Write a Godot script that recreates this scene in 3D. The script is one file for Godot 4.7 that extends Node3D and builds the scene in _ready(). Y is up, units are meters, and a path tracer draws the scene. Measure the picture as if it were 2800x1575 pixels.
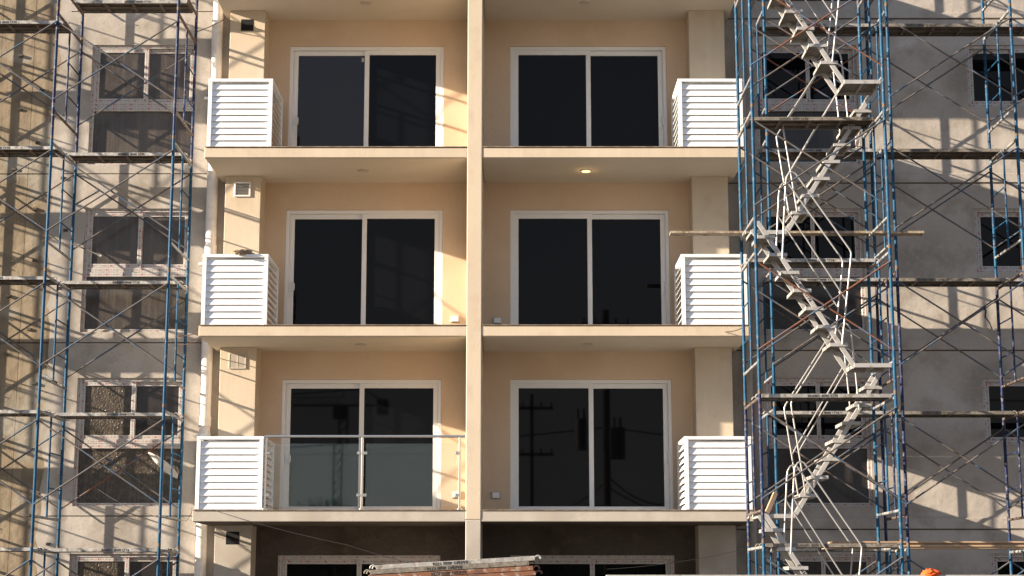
extends Node3D
# A half-finished apartment block with scaffolding. World axes: x right, y up, z towards the street.
# z = 0 is the front edge of the balcony slabs, z = -1.65 the outer wall, y = 0 the ground.

const WALL := -1.65
const TOPS := [8.6355, 5.791, 2.9465, 0.102]          # balcony floor levels, upper to lower
const STOREY := 2.8445
const LIFTS := [10.885, 8.78, 6.66, 4.54, 2.42, 0.31]  # feet of the scaffold frames
const FRAME_H := 2.115

var M := {}
var used := {}
var rng := RandomNumberGenerator.new()

func _ready() -> void:
	rng.seed = 7
	# ---------- camera, sky, sun, exposure ----------
	var cam := Camera3D.new()
	cam.name = "camera"
	cam.fov = 19.236
	cam.position = Vector3(0, 1.7, 26)
	cam.rotation_degrees = Vector3(10.184, 0, 0)
	cam.near = 0.1
	cam.far = 2000.0
	add_child(cam)
	var sky_mat := ProceduralSkyMaterial.new()
	sky_mat.sky_top_color = Color(0.42, 0.50, 0.62)
	sky_mat.sky_horizon_color = Color(0.66, 0.64, 0.61)
	sky_mat.sky_curve = 0.2
	sky_mat.sky_energy_multiplier = 0.84
	var cloud := noise(51, 0.009, 5).get_seamless_image(512, 256)
	cloud.convert(Image.FORMAT_RGBA8)
	for y in 256:
		for x in 512:
			var v := clampf((cloud.get_pixel(x, y).r - 0.42) * 2.2, 0.0, 1.0)
			cloud.set_pixel(x, y, Color(0.30, 0.29, 0.28, v))
	sky_mat.sky_cover = ImageTexture.create_from_image(cloud)
	sky_mat.sky_cover_modulate = Color(1, 1, 1, 0.55)
	sky_mat.ground_bottom_color = Color(0.22, 0.20, 0.17)
	sky_mat.ground_horizon_color = Color(0.40, 0.37, 0.33)
	sky_mat.ground_energy_multiplier = 0.8
	var env := Environment.new()
	env.background_mode = Environment.BG_SKY
	env.sky = Sky.new()
	env.sky.sky_material = sky_mat
	env.tonemap_mode = Environment.TONE_MAPPER_LINEAR
	env.tonemap_exposure = 3.05
	env.sdfgi_enabled = true
	env.ssao_enabled = true
	env.ssil_enabled = true
	var we := WorldEnvironment.new()
	we.name = "environment"
	we.environment = env
	add_child(we)
	var sun := DirectionalLight3D.new()
	sun.name = "sun"
	sun.light_color = Color(1.0, 0.93, 0.84)
	sun.light_energy = 1.45
	sun.light_angular_distance = 0.5
	sun.shadow_enabled = true
	add_child(sun)
	sun.look_at_from_position(Vector3.ZERO, Vector3(1.0, -0.325, -0.305))

	make_materials()
	make_ground()
	make_building()
	make_louvre_boxes()
	make_fixtures()
	make_scaffold()
	make_stairs()
	make_loose_things()
	make_street()

# ================= helpers =================
func numbered(parent: Node, called: String) -> String:
	var key := str(parent.get_instance_id()) + called
	var n: int = used.get(key, 0)
	used[key] = n + 1
	return called if n == 0 else "%s_%03d" % [called, n]

func start() -> SurfaceTool:
	var st := SurfaceTool.new()
	st.begin(Mesh.PRIMITIVE_TRIANGLES)
	return st

func done(st: SurfaceTool) -> ArrayMesh:
	return st.commit()

func put(parent: Node, called: String, mesh: Mesh, mat: Material) -> MeshInstance3D:
	var o := MeshInstance3D.new()
	o.name = numbered(parent, called)
	o.mesh = mesh
	o.material_override = mat
	parent.add_child(o, true)
	return o

func thing(called: String, label: String, category: String, group := "", at := Vector3.ZERO) -> Node3D:
	var o := Node3D.new()
	o.name = numbered(self, called)
	o.position = at
	add_child(o, true)
	tag(o, label, category, group)
	return o

func tag(o: Node, label: String, category: String, group := "") -> void:
	o.set_meta("label", label)
	o.set_meta("category", category)
	if group != "":
		o.set_meta("group", group)

func copy(src: Node3D, label: String, at: Vector3, group := "", turn := 0.0) -> Node3D:
	var o: Node3D = src.duplicate()
	o.name = numbered(self, String(src.get_meta("base")))
	add_child(o, true)
	o.position = at
	o.rotation.y = turn
	o.set_meta("label", label)
	if group != "":
		o.set_meta("group", group)
	return o

func structure(called: String, mesh: Mesh, mat: Material) -> MeshInstance3D:
	var o := put(self, called, mesh, mat)
	o.set_meta("kind", "structure")
	return o

func tri(st: SurfaceTool, a: Vector3, b: Vector3, c: Vector3, n: Vector3, ua := Vector2.ZERO, ub := Vector2.ZERO, uc := Vector2.ZERO) -> void:
	if (c - a).cross(b - a).dot(n) < 0.0:
		var t := b; b = c; c = t
		var u := ub; ub = uc; uc = u
	st.set_normal(n); st.set_uv(ua); st.add_vertex(a)
	st.set_normal(n); st.set_uv(ub); st.add_vertex(b)
	st.set_normal(n); st.set_uv(uc); st.add_vertex(c)

func quad(st: SurfaceTool, a: Vector3, b: Vector3, c: Vector3, d: Vector3, n: Vector3, uv := []) -> void:
	if uv.is_empty():
		uv = [Vector2(a.x + a.z, -a.y), Vector2(b.x + b.z, -b.y), Vector2(c.x + c.z, -c.y), Vector2(d.x + d.z, -d.y)]
	tri(st, a, b, c, n, uv[0], uv[1], uv[2])
	tri(st, a, c, d, n, uv[0], uv[2], uv[3])

# an axis-aligned box given by two corners, edges chamfered by b
func box(st: SurfaceTool, p: Vector3, q: Vector3, b := 0.0) -> void:
	var c := (p + q) * 0.5
	var h := (q - p).abs() * 0.5
	obox(st, Transform3D(Basis.IDENTITY, c), h, b)

func obox(st: SurfaceTool, t: Transform3D, h: Vector3, b := 0.0) -> void:
	b = minf(b, minf(h.x, minf(h.y, h.z)) * 0.9)
	for ax in 3:
		var u := (ax + 1) % 3
		var v := (ax + 2) % 3
		for s in [-1.0, 1.0]:
			var pts := []
			var uvs := []
			for k in [[-1, -1], [1, -1], [1, 1], [-1, 1]]:
				var p := Vector3.ZERO
				p[ax] = s * h[ax]
				p[u] = k[0] * (h[u] - b)
				p[v] = k[1] * (h[v] - b)
				pts.append(t * p)
				var long := u if h[u] >= h[v] else v
				var short := v if h[u] >= h[v] else u
				uvs.append(Vector2(p[long] + h[long], (p[short] / maxf(h[short], 1e-5)) * 0.5 + 0.5))
			var n := Vector3.ZERO
			n[ax] = s
			quad(st, pts[0], pts[1], pts[2], pts[3], (t.basis * n).normalized(), uvs)
	if b <= 0.0:
		return
	for ax in 3:       # edges that run along ax
		var u := (ax + 1) % 3
		var v := (ax + 2) % 3
		for su in [-1.0, 1.0]:
			for sv in [-1.0, 1.0]:
				var pts := []
				for k in [[-1, 0], [1, 0], [1, 1], [-1, 1]]:
					var p := Vector3.ZERO
					p[ax] = k[0] * (h[ax] - b)
					p[u] = su * (h[u] - (b if k[1] == 1 else 0.0))
					p[v] = sv * (h[v] - (0.0 if k[1] == 1 else b))
					pts.append(t * p)
				var n := Vector3.ZERO
				n[u] = su
				n[v] = sv
				quad(st, pts[0], pts[1], pts[2], pts[3], (t.basis * n).normalized())
	for sx in [-1.0, 1.0]:
		for sy in [-1.0, 1.0]:
			for sz in [-1.0, 1.0]:
				var s := Vector3(sx, sy, sz)
				tri(st, t * (s * (h - Vector3(0, b, b))), t * (s * (h - Vector3(b, 0, b))), t * (s * (h - Vector3(b, b, 0))), (t.basis * s).normalized())

func tube(st: SurfaceTool, pts: Array, r: float, sides := 8, caps := true) -> void:
	var rings := []
	var dirs := []
	for i in pts.size():
		var d: Vector3
		if i == 0:
			d = pts[1] - pts[0]
		elif i == pts.size() - 1:
			d = pts[i] - pts[i - 1]
		else:
			d = (pts[i] - pts[i - 1]).normalized() + (pts[i + 1] - pts[i]).normalized()
		dirs.append(d.normalized())
	var d0: Vector3 = dirs[0]
	var side: Vector3 = d0.cross(Vector3.UP if absf(d0.y) < 0.9 else Vector3.RIGHT).normalized()
	var along := 0.0
	for i in pts.size():
		var d: Vector3 = dirs[i]
		side = (side - d * side.dot(d)).normalized()
		var other := d.cross(side)
		if i > 0:
			along += (pts[i] - pts[i - 1]).length()
		var ring := []
		for k in sides:
			var a := TAU * k / sides
			ring.append([side * cos(a) + other * sin(a), along])
		rings.append(ring)
	for i in pts.size() - 1:
		for k in sides:
			var k2 := (k + 1) % sides
			var q := [[i, k, 0], [i, k2, 1], [i + 1, k2, 1], [i + 1, k, 0]]
			var P := []
			var N := []
			var U := []
			for e in q:
				var nn: Vector3 = rings[e[0]][e[1]][0]
				N.append(nn)
				P.append(pts[e[0]] + nn * r)
				U.append(Vector2(rings[e[0]][e[1]][1], float(k + e[2]) / sides))
			for f in [[0, 1, 2], [0, 2, 3]]:
				var ord: Array = f
				if (P[f[2]] - P[f[0]]).cross(P[f[1]] - P[f[0]]).dot(N[f[0]] + N[f[1]] + N[f[2]]) < 0.0:
					ord = [f[0], f[2], f[1]]
				for j in ord:
					st.set_normal(N[j]); st.set_uv(U[j]); st.add_vertex(P[j])
	if caps:
		for e in [0, pts.size() - 1]:
			var n: Vector3 = -dirs[0] if e == 0 else dirs[e]
			for k in range(1, sides - 1):
				tri(st, pts[e] + rings[e][0][0] * r, pts[e] + rings[e][k][0] * r, pts[e] + rings[e][k + 1][0] * r, n)

func tube_mesh(pts: Array, r: float, sides := 8) -> ArrayMesh:
	var st := start()
	tube(st, pts, r, sides)
	return done(st)

func box_mesh(p: Vector3, q: Vector3, b := 0.0) -> ArrayMesh:
	var st := start()
	box(st, p, q, b)
	return done(st)

# front face of a wall in the plane z, with openings [x0, y0, x1, y1] whose reveals go back by deep
func wall_face(x0: float, y0: float, x1: float, y1: float, z: float, holes: Array, deep: float) -> ArrayMesh:
	var st := start()
	var xs := [x0, x1]
	var ys := [y0, y1]
	for h in holes:
		xs.append_array([clampf(h[0], x0, x1), clampf(h[2], x0, x1)])
		ys.append_array([clampf(h[1], y0, y1), clampf(h[3], y0, y1)])
	xs.sort()
	ys.sort()
	for i in xs.size() - 1:
		for j in ys.size() - 1:
			if xs[i + 1] - xs[i] < 1e-4 or ys[j + 1] - ys[j] < 1e-4:
				continue
			var mx: float = (xs[i] + xs[i + 1]) * 0.5
			var my: float = (ys[j] + ys[j + 1]) * 0.5
			var open := false
			for h in holes:
				open = open or (mx > h[0] and mx < h[2] and my > h[1] and my < h[3])
			if not open:
				quad(st, Vector3(xs[i], ys[j], z), Vector3(xs[i + 1], ys[j], z), Vector3(xs[i + 1], ys[j + 1], z), Vector3(xs[i], ys[j + 1], z), Vector3.BACK)
	for h in holes:
		var a: float = h[0]; var b: float = h[1]; var c: float = h[2]; var d: float = h[3]
		var k := z - deep
		quad(st, Vector3(a, b, z), Vector3(a, d, z), Vector3(a, d, k), Vector3(a, b, k), Vector3.RIGHT)
		quad(st, Vector3(c, b, z), Vector3(c, d, z), Vector3(c, d, k), Vector3(c, b, k), Vector3.LEFT)
		quad(st, Vector3(a, b, z), Vector3(c, b, z), Vector3(c, b, k), Vector3(a, b, k), Vector3.UP)
		quad(st, Vector3(a, d, z), Vector3(c, d, z), Vector3(c, d, k), Vector3(a, d, k), Vector3.DOWN)
	return done(st)

# a rectangular ring of bars in the plane z0..z1
func ring(st: SurfaceTool, x0: float, y0: float, x1: float, y1: float, z0: float, z1: float, w: float, b := 0.004) -> void:
	box(st, Vector3(x0, y0, z0), Vector3(x0 + w, y1, z1), b)
	box(st, Vector3(x1 - w, y0, z0), Vector3(x1, y1, z1), b)
	box(st, Vector3(x0 + w, y1 - w, z0), Vector3(x1 - w, y1, z1), b)
	box(st, Vector3(x0 + w, y0, z0), Vector3(x1 - w, y0 + w, z1), b)

func words(text: String, height: float, deep := 0.0015) -> TextMesh:
	var t := TextMesh.new()
	var f := SystemFont.new()
	f.font_names = PackedStringArray(["Droid Sans"])
	f.font_weight = 700
	t.font = f
	t.text = text
	t.font_size = 24
	t.pixel_size = height / 17.0
	t.depth = deep
	t.curve_step = 4.0
	return t

# ================= materials =================
func noise(seed_: int, freq: float, octaves := 4) -> FastNoiseLite:
	var n := FastNoiseLite.new()
	n.seed = seed_
	n.noise_type = FastNoiseLite.TYPE_SIMPLEX_SMOOTH
	n.frequency = freq
	n.fractal_octaves = octaves
	return n

func grey_of(n: FastNoiseLite, size: int, h := 0) -> PackedByteArray:
	var im := n.get_seamless_image(size, h if h > 0 else size)
	im.convert(Image.FORMAT_L8)
	return im.get_data()

# blends colours by noise layers: layers = [[noise bytes, low, high, Color], ...]; colours are real-world linear values
func blend_tex(size: int, base: Color, layers: Array, h := 0) -> ImageTexture:
	var hh := h if h > 0 else size
	var out := PackedByteArray()
	out.resize(size * hh * 3)
	for i in size * hh:
		var r := base.r
		var g := base.g
		var b := base.b
		for l in layers:
			var v: float = float(l[0][i]) / 255.0
			var t: float = clampf((v - l[1]) / (l[2] - l[1]), 0.0, 1.0) * l[3].a
			if t > 0.0:
				r += (l[3].r - r) * t
				g += (l[3].g - g) * t
				b += (l[3].b - b) * t
		var c := Color(r, g, b).linear_to_srgb()
		out[i * 3] = int(clampf(c.r, 0, 1) * 255.0)
		out[i * 3 + 1] = int(clampf(c.g, 0, 1) * 255.0)
		out[i * 3 + 2] = int(clampf(c.b, 0, 1) * 255.0)
	return ImageTexture.create_from_image(Image.create_from_data(size, hh, false, Image.FORMAT_RGB8, out))

func bump_tex(seed_: int, freq: float, strength: float, size := 512) -> ImageTexture:
	var im := noise(seed_, freq, 4).get_seamless_image(size, size)
	im.convert(Image.FORMAT_RGB8)
	im.bump_map_to_normal_map(strength)
	return ImageTexture.create_from_image(im)

func tri_mat(tex: Texture2D, per_metre: float, rough: float, metal := 0.0, bump: Texture2D = null, bump_scale := 1.0, tint := Color.WHITE) -> StandardMaterial3D:
	var m := StandardMaterial3D.new()
	m.albedo_texture = tex
	m.albedo_color = tint
	m.roughness = rough
	m.metallic = metal
	m.uv1_triplanar = true
	m.uv1_world_triplanar = true
	m.uv1_scale = Vector3.ONE * per_metre
	if bump:
		m.normal_enabled = true
		m.normal_texture = bump
		m.normal_scale = bump_scale
	return m

func plain(c: Color, rough: float, metal := 0.0) -> StandardMaterial3D:
	var m := StandardMaterial3D.new()
	m.albedo_color = c.linear_to_srgb()
	m.roughness = rough
	m.metallic = metal
	return m

func make_materials() -> void:
	var low := grey_of(noise(1, 0.004, 3), 512)
	var mid := grey_of(noise(2, 0.016, 4), 512)
	var fine := grey_of(noise(3, 0.09, 4), 512)
	var low2 := grey_of(noise(4, 0.006, 4), 512)
	var speck := grey_of(noise(5, 0.22, 2), 512)
	# streaks that run down: a field stretched in the second direction
	var sn := noise(6, 0.05, 4)
	var streak := PackedByteArray()
	streak.resize(512 * 512)
	for y in 512:
		for x in 512:
			streak[y * 512 + x] = int(clampf(sn.get_noise_2d(x, y * 0.045) * 0.9 + 0.5, 0, 1) * 255)
	var stucco := bump_tex(11, 0.4, 2.0)
	var rough_bump := bump_tex(12, 0.03, 4.0)

	M.plaster = tri_mat(blend_tex(512, Color(0.41, 0.37, 0.325), [
		[low, 0.45, 0.8, Color(0.27, 0.238, 0.20, 0.8)], [low2, 0.5, 0.75, Color(0.48, 0.44, 0.39, 0.7)],
		[mid, 0.5, 0.85, Color(0.29, 0.25, 0.205, 0.65)], [fine, 0.55, 0.9, Color(0.46, 0.43, 0.38, 0.4)], [speck, 0.72, 0.9, Color(0.2, 0.18, 0.15, 0.5)]]), 0.19, 0.92, 0.0, rough_bump, 0.15)
	M.concrete = tri_mat(blend_tex(512, Color(0.25, 0.195, 0.128), [
		[low, 0.45, 0.8, Color(0.165, 0.13, 0.09, 0.85)], [streak, 0.48, 0.75, Color(0.31, 0.25, 0.17, 0.7)], [streak, 0.2, 0.42, Color(0.2, 0.16, 0.1, 0.0)],
		[mid, 0.55, 0.85, Color(0.17, 0.14, 0.10, 0.7)], [low2, 0.6, 0.8, Color(0.34, 0.31, 0.25, 0.8)], [fine, 0.62, 0.9, Color(0.22, 0.17, 0.11, 0.5)]]), 0.23, 0.92, 0.0, rough_bump, 0.25)
	M.peach = tri_mat(blend_tex(512, Color(0.645, 0.49, 0.34), [
		[low, 0.4, 0.8, Color(0.59, 0.435, 0.29, 0.8)], [mid, 0.5, 0.85, Color(0.68, 0.525, 0.375, 0.5)], [fine, 0.6, 0.9, Color(0.57, 0.42, 0.28, 0.4)]]), 0.21, 0.85, 0.0, stucco, 0.2)
	M.cream = tri_mat(blend_tex(512, Color(0.575, 0.48, 0.36), [
		[low, 0.4, 0.8, Color(0.53, 0.44, 0.325, 0.7)], [mid, 0.55, 0.85, Color(0.49, 0.39, 0.29, 0.6)], [streak, 0.55, 0.8, Color(0.62, 0.525, 0.40, 0.3)], [speck, 0.75, 0.92, Color(0.55, 0.42, 0.3, 0.35)]]), 0.23, 0.86, 0.0, stucco, 0.22)
	M.primer = tri_mat(blend_tex(512, Color(0.43, 0.39, 0.335), [
		[low, 0.4, 0.75, Color(0.36, 0.32, 0.27, 0.8)], [mid, 0.5, 0.8, Color(0.48, 0.44, 0.385, 0.7)], [streak, 0.6, 0.85, Color(0.42, 0.35, 0.27, 0.3)], [speck, 0.74, 0.9, Color(0.35, 0.28, 0.2, 0.5)]]), 0.27, 0.9, 0.0, stucco, 0.28)
	M.soffit = tri_mat(blend_tex(512, Color(0.63, 0.555, 0.44), [[low, 0.4, 0.8, Color(0.59, 0.515, 0.405, 0.7)], [mid, 0.6, 0.85, Color(0.56, 0.49, 0.38, 0.3)]]), 0.2, 0.88)
	M.dark_shaded_plaster = tri_mat(blend_tex(512, Color(0.085, 0.07, 0.057), [
		[low, 0.4, 0.75, Color(0.06, 0.044, 0.03, 0.8)], [mid, 0.55, 0.8, Color(0.12, 0.095, 0.07, 0.6)], [speck, 0.7, 0.85, Color(0.03, 0.024, 0.018, 0.8)]]), 0.3, 0.95, 0.0, rough_bump, 0.6)  # bare plaster, with the shade of the bottom storey darkened into its colour
	M.white = plain(Color(0.80, 0.79, 0.76), 0.38)
	M.louvre = plain(Color(0.83, 0.84, 0.84), 0.42)
	M.pipe = tri_mat(blend_tex(256, Color(0.78, 0.75, 0.70), [[grey_of(noise(21, 0.02, 4), 256), 0.5, 0.8, Color(0.62, 0.57, 0.5, 0.7)], [grey_of(noise(22, 0.1, 3), 256), 0.72, 0.9, Color(0.35, 0.31, 0.27, 0.7)]]), 0.9, 0.5)
	M.pipe_grey = tri_mat(M.pipe.albedo_texture, 0.9, 0.55, 0.0, null, 1.0, Color(0.72, 0.70, 0.68))
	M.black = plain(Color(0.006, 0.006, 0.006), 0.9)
	M.grille = plain(Color(0.42, 0.40, 0.37), 0.6)
	M.tile_edge = tri_mat(blend_tex(128, Color(0.17, 0.125, 0.085), [[grey_of(noise(23, 0.05, 3), 128), 0.5, 0.8, Color(0.32, 0.26, 0.19, 0.8)]]), 0.8, 0.8)
	# tinted glass: smooth and almost black; what it shows is what it mirrors
	M.glass = plain(Color(0.0032, 0.0035, 0.0045), 0.02)
	M.glass.metallic_specular = 0.29
	M.dusty = tri_mat(blend_tex(512, Color(0.055, 0.046, 0.040), [
		[low, 0.45, 0.75, Color(0.085, 0.072, 0.06, 0.8)], [streak, 0.55, 0.8, Color(0.10, 0.085, 0.066, 0.5)], [speck, 0.74, 0.86, Color(0.26, 0.23, 0.18, 0.7)]]), 0.45, 0.22)
	M.filmed = tri_mat(blend_tex(512, Color(0.050, 0.040, 0.030), [
		[mid, 0.45, 0.7, Color(0.10, 0.08, 0.058, 0.8)], [streak, 0.5, 0.75, Color(0.10, 0.082, 0.06, 0.7)], [fine, 0.6, 0.85, Color(0.11, 0.092, 0.07, 0.4)], [fine, 0.2, 0.42, Color(0.03, 0.025, 0.02, 0.0)]]), 0.8, 0.3, 0.0, bump_tex(13, 0.05, 6.0), 0.6)
	M.dark_film = tri_mat(M.dusty.albedo_texture, 0.6, 0.25, 0.0, null, 1.0, Color(0.62, 0.62, 0.66))
	# scaffold steel
	var a256 := grey_of(noise(31, 0.018, 3), 256)
	var b256 := grey_of(noise(32, 0.045, 4), 256)
	var c256 := grey_of(noise(33, 0.12, 3), 256)
	var d256 := grey_of(noise(34, 0.03, 4), 256)
	M.blue = tri_mat(blend_tex(256, Color(0.007, 0.080, 0.165), [
		[a256, 0.5, 0.75, Color(0.008, 0.042, 0.10, 0.9)], [b256, 0.74, 0.84, Color(0.24, 0.24, 0.24, 0.75)], [c256, 0.68, 0.82, Color(0.03, 0.03, 0.035, 0.8)], [d256, 0.74, 0.84, Color(0.16, 0.08, 0.04, 0.7)]]), 0.75, 0.42)
	M.navy = tri_mat(blend_tex(256, Color(0.014, 0.020, 0.065), [
		[a256, 0.5, 0.75, Color(0.010, 0.05, 0.13, 0.9)], [b256, 0.68, 0.80, Color(0.26, 0.25, 0.25, 0.8)], [c256, 0.68, 0.82, Color(0.06, 0.04, 0.035, 0.8)], [d256, 0.74, 0.84, Color(0.17, 0.09, 0.05, 0.7)]]), 0.7, 0.42)
	M.blue.metallic_specular = 0.3
	M.navy.metallic_specular = 0.3
	M.blue.roughness = 0.5
	M.navy.roughness = 0.5
	M.cement = tri_mat(blend_tex(256, Color(0.27, 0.26, 0.245), [
		[a256, 0.5, 0.68, Color(0.06, 0.13, 0.22, 0.85)], [b256, 0.55, 0.75, Color(0.46, 0.44, 0.40, 0.8)], [c256, 0.62, 0.8, Color(0.10, 0.07, 0.05, 0.8)]]), 1.1, 0.75, 0.0, rough_bump, 1.2)
	M.brown_steel = tri_mat(blend_tex(256, Color(0.10, 0.07, 0.055), [
		[b256, 0.55, 0.75, Color(0.26, 0.23, 0.2, 0.8)], [c256, 0.62, 0.8, Color(0.05, 0.035, 0.03, 0.8)]]), 1.0, 0.7)
	M.brace = tri_mat(blend_tex(256, Color(0.105, 0.092, 0.082), [
		[a256, 0.55, 0.68, Color(0.015, 0.08, 0.16, 0.95)], [d256, 0.6, 0.74, Color(0.10, 0.065, 0.05, 0.9)], [c256, 0.66, 0.84, Color(0.30, 0.28, 0.25, 0.6)]]), 0.42, 0.6)
	M.rust_brace = tri_mat(blend_tex(256, Color(0.15, 0.052, 0.026), [
		[a256, 0.58, 0.68, Color(0.03, 0.15, 0.28, 0.95)], [d256, 0.5, 0.75, Color(0.19, 0.09, 0.05, 0.8)], [c256, 0.66, 0.84, Color(0.10, 0.05, 0.03, 0.8)]]), 0.5, 0.75)
	M.band = tri_mat(blend_tex(256, Color(0.15, 0.10, 0.055), [[c256, 0.4, 0.65, Color(0.05, 0.045, 0.05, 0.9)]]), 2.0, 0.7)
	M.zinc = tri_mat(blend_tex(256, Color(0.35, 0.34, 0.32), [
		[a256, 0.5, 0.72, Color(0.29, 0.28, 0.265, 0.9)], [b256, 0.58, 0.78, Color(0.52, 0.505, 0.47, 0.8)], [d256, 0.64, 0.78, Color(0.19, 0.15, 0.11, 0.8)], [c256, 0.7, 0.85, Color(0.62, 0.60, 0.55, 0.7)]]), 0.8, 0.62, 0.25)
	M.deck_under = tri_mat(blend_tex(256, Color(0.115, 0.09, 0.07), [
		[a256, 0.5, 0.72, Color(0.07, 0.055, 0.045, 0.9)], [c256, 0.62, 0.8, Color(0.22, 0.19, 0.15, 0.6)]]), 0.9, 0.7)
	M.rusty_plank = tri_mat(blend_tex(256, Color(0.20, 0.085, 0.045), [
		[a256, 0.5, 0.7, Color(0.12, 0.06, 0.04, 0.9)], [b256, 0.6, 0.78, Color(0.34, 0.30, 0.26, 0.8)], [c256, 0.66, 0.82, Color(0.30, 0.12, 0.05, 0.7)]]), 0.8, 0.8)
	M.stair = tri_mat(blend_tex(256, Color(0.43, 0.42, 0.405), [
		[a256, 0.5, 0.75, Color(0.38, 0.37, 0.35, 0.9)], [d256, 0.66, 0.8, Color(0.26, 0.23, 0.2, 0.7)], [c256, 0.74, 0.86, Color(0.3, 0.27, 0.22, 0.6)]]), 0.9, 0.5, 0.15)
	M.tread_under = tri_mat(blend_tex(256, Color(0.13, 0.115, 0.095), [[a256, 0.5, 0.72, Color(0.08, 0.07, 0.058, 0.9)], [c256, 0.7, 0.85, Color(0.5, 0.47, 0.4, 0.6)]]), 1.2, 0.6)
	M.rail = tri_mat(blend_tex(256, Color(0.43, 0.42, 0.40), [[b256, 0.55, 0.75, Color(0.45, 0.43, 0.39, 0.8)]]), 1.0, 0.38, 0.55)
	M.steel = plain(Color(0.62, 0.61, 0.58), 0.22, 0.9)
	M.sticker = plain(Color(0.6, 0.58, 0.54), 0.6)
	M.tan_grille = plain(Color(0.38, 0.33, 0.27), 0.7)
	M.ink = plain(Color(0.018, 0.017, 0.018), 0.7)
	M.wood = tri_mat(blend_tex(256, Color(0.44, 0.31, 0.20), [[a256, 0.45, 0.75, Color(0.36, 0.25, 0.16, 0.8)], [c256, 0.6, 0.85, Color(0.52, 0.39, 0.27, 0.6)]]), 0.6, 0.8)
	M.old_wood = tri_mat(blend_tex(256, Color(0.30, 0.24, 0.17), [[a256, 0.45, 0.7, Color(0.16, 0.11, 0.075, 0.9)], [b256, 0.6, 0.78, Color(0.46, 0.40, 0.31, 0.8)]]), 0.9, 0.85)
	M.orange = tri_mat(blend_tex(128, Color(0.78, 0.12, 0.012), [[grey_of(noise(41, 0.06, 3), 128), 0.5, 0.75, Color(0.6, 0.06, 0.008, 0.9)]]), 4.0, 0.8)
	M.rag = plain(Color(0.34, 0.26, 0.18), 0.9)
	M.film_white = plain(Color(0.62, 0.59, 0.53), 0.35)
	M.wire = plain(Color(0.03, 0.026, 0.024), 0.6)
	M.rust_wire = plain(Color(0.07, 0.03, 0.018), 0.8)
	M.ink_faint = plain(Color(0.055, 0.052, 0.05), 0.8)
	M.zinc_dirty = tri_mat(M.zinc.albedo_texture, 1.1, 0.75, 0.1, null, 1.0, Color(0.76, 0.73, 0.69))
	M.brown_glass = plain(Color(0.0095, 0.0058, 0.0048), 0.03)
	M.ground = tri_mat(blend_tex(256, Color(0.17, 0.15, 0.125), [[a256, 0.45, 0.75, Color(0.11, 0.1, 0.085, 0.8)], [c256, 0.6, 0.85, Color(0.24, 0.21, 0.175, 0.6)]]), 0.12, 0.95)
	M.leaf = plain(Color(0.035, 0.05, 0.022), 0.9)
	M.pole = plain(Color(0.10, 0.075, 0.055), 0.85)
	M.machine = plain(Color(0.16, 0.15, 0.13), 0.6)
	M.lamp_off = plain(Color(0.50, 0.45, 0.37), 0.45)
	M.lamp_on = plain(Color(0.9, 0.8, 0.6), 0.4)
	M.lamp_on.emission_enabled = true
	M.lamp_on.emission = Color(1.0, 0.82, 0.52)
	M.lamp_on.emission_energy_multiplier = 0.75
	# protective tape printed with small marks, 0.6 m of it
	M.tape = StandardMaterial3D.new()
	M.tape.albedo_texture = tape_print()
	M.tape.uv1_scale = Vector3(1.7, 1, 1)
	M.tape.roughness = 0.45
	# clear balustrade glass
	M.clear = StandardMaterial3D.new()
	M.clear.transparency = BaseMaterial3D.TRANSPARENCY_ALPHA
	M.clear.albedo_color = Color(0.22, 0.40, 0.40, 0.045)
	M.clear.roughness = 0.02
	M.clear.metallic_specular = 0.5

func tape_print() -> ImageTexture:
	var im := Image.create(512, 64, false, Image.FORMAT_RGB8)
	im.fill(Color(0.72, 0.70, 0.68))
	var r := RandomNumberGenerator.new()
	r.seed = 5
	var red := Color(0.58, 0.10, 0.10)
	var ink := Color(0.15, 0.13, 0.13)
	var green := Color(0.22, 0.42, 0.36)
	for run in 2:
		var x := 14 + run * 262
		for k in 3:                                   # a red square emblem of strokes
			im.fill_rect(Rect2i(x + k * 9, 18, 6, 28), red)
		im.fill_rect(Rect2i(x, 28, 26, 5), red)
		x += 34
		for k in 4:                                   # a row of letters
			im.fill_rect(Rect2i(x, 22, 4, 20), ink if run == 0 else red)
			im.fill_rect(Rect2i(x, 22 + (k % 3) * 7, 11, 4), ink if run == 0 else red)
			x += 15
		x += 12
		for a in 40:                                  # a round green mark
			var p := Vector2.from_angle(TAU * a / 40.0) * 13.0
			im.fill_rect(Rect2i(x + 14 + int(p.x), 31 + int(p.y), 3, 3), green)
		im.fill_rect(Rect2i(x + 9, 29, 12, 4), green)
		x += 40
		im.fill_rect(Rect2i(x, 24, 70, 5), red)
		im.fill_rect(Rect2i(x + 4, 36, 60, 3), ink)
		x += 80
		for k in 3:
			im.fill_rect(Rect2i(x, 20 + k * 9, 24, 3), ink)
	for k in 60:                                      # smears of cement
		var c := Color(0.55, 0.51, 0.46) if r.randf() < 0.6 else Color(0.90, 0.88, 0.85)
		im.fill_rect(Rect2i(r.randi_range(0, 500), r.randi_range(0, 60), r.randi_range(3, 22), r.randi_range(1, 5)), c)
	return ImageTexture.create_from_image(im)

# ================= setting =================
func make_ground() -> void:
	var st := start()
	quad(st, Vector3(-400, 0, -400), Vector3(400, 0, -400), Vector3(400, 0, 400), Vector3(-400, 0, 400), Vector3.UP)
	structure("ground", done(st), M.ground)

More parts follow.
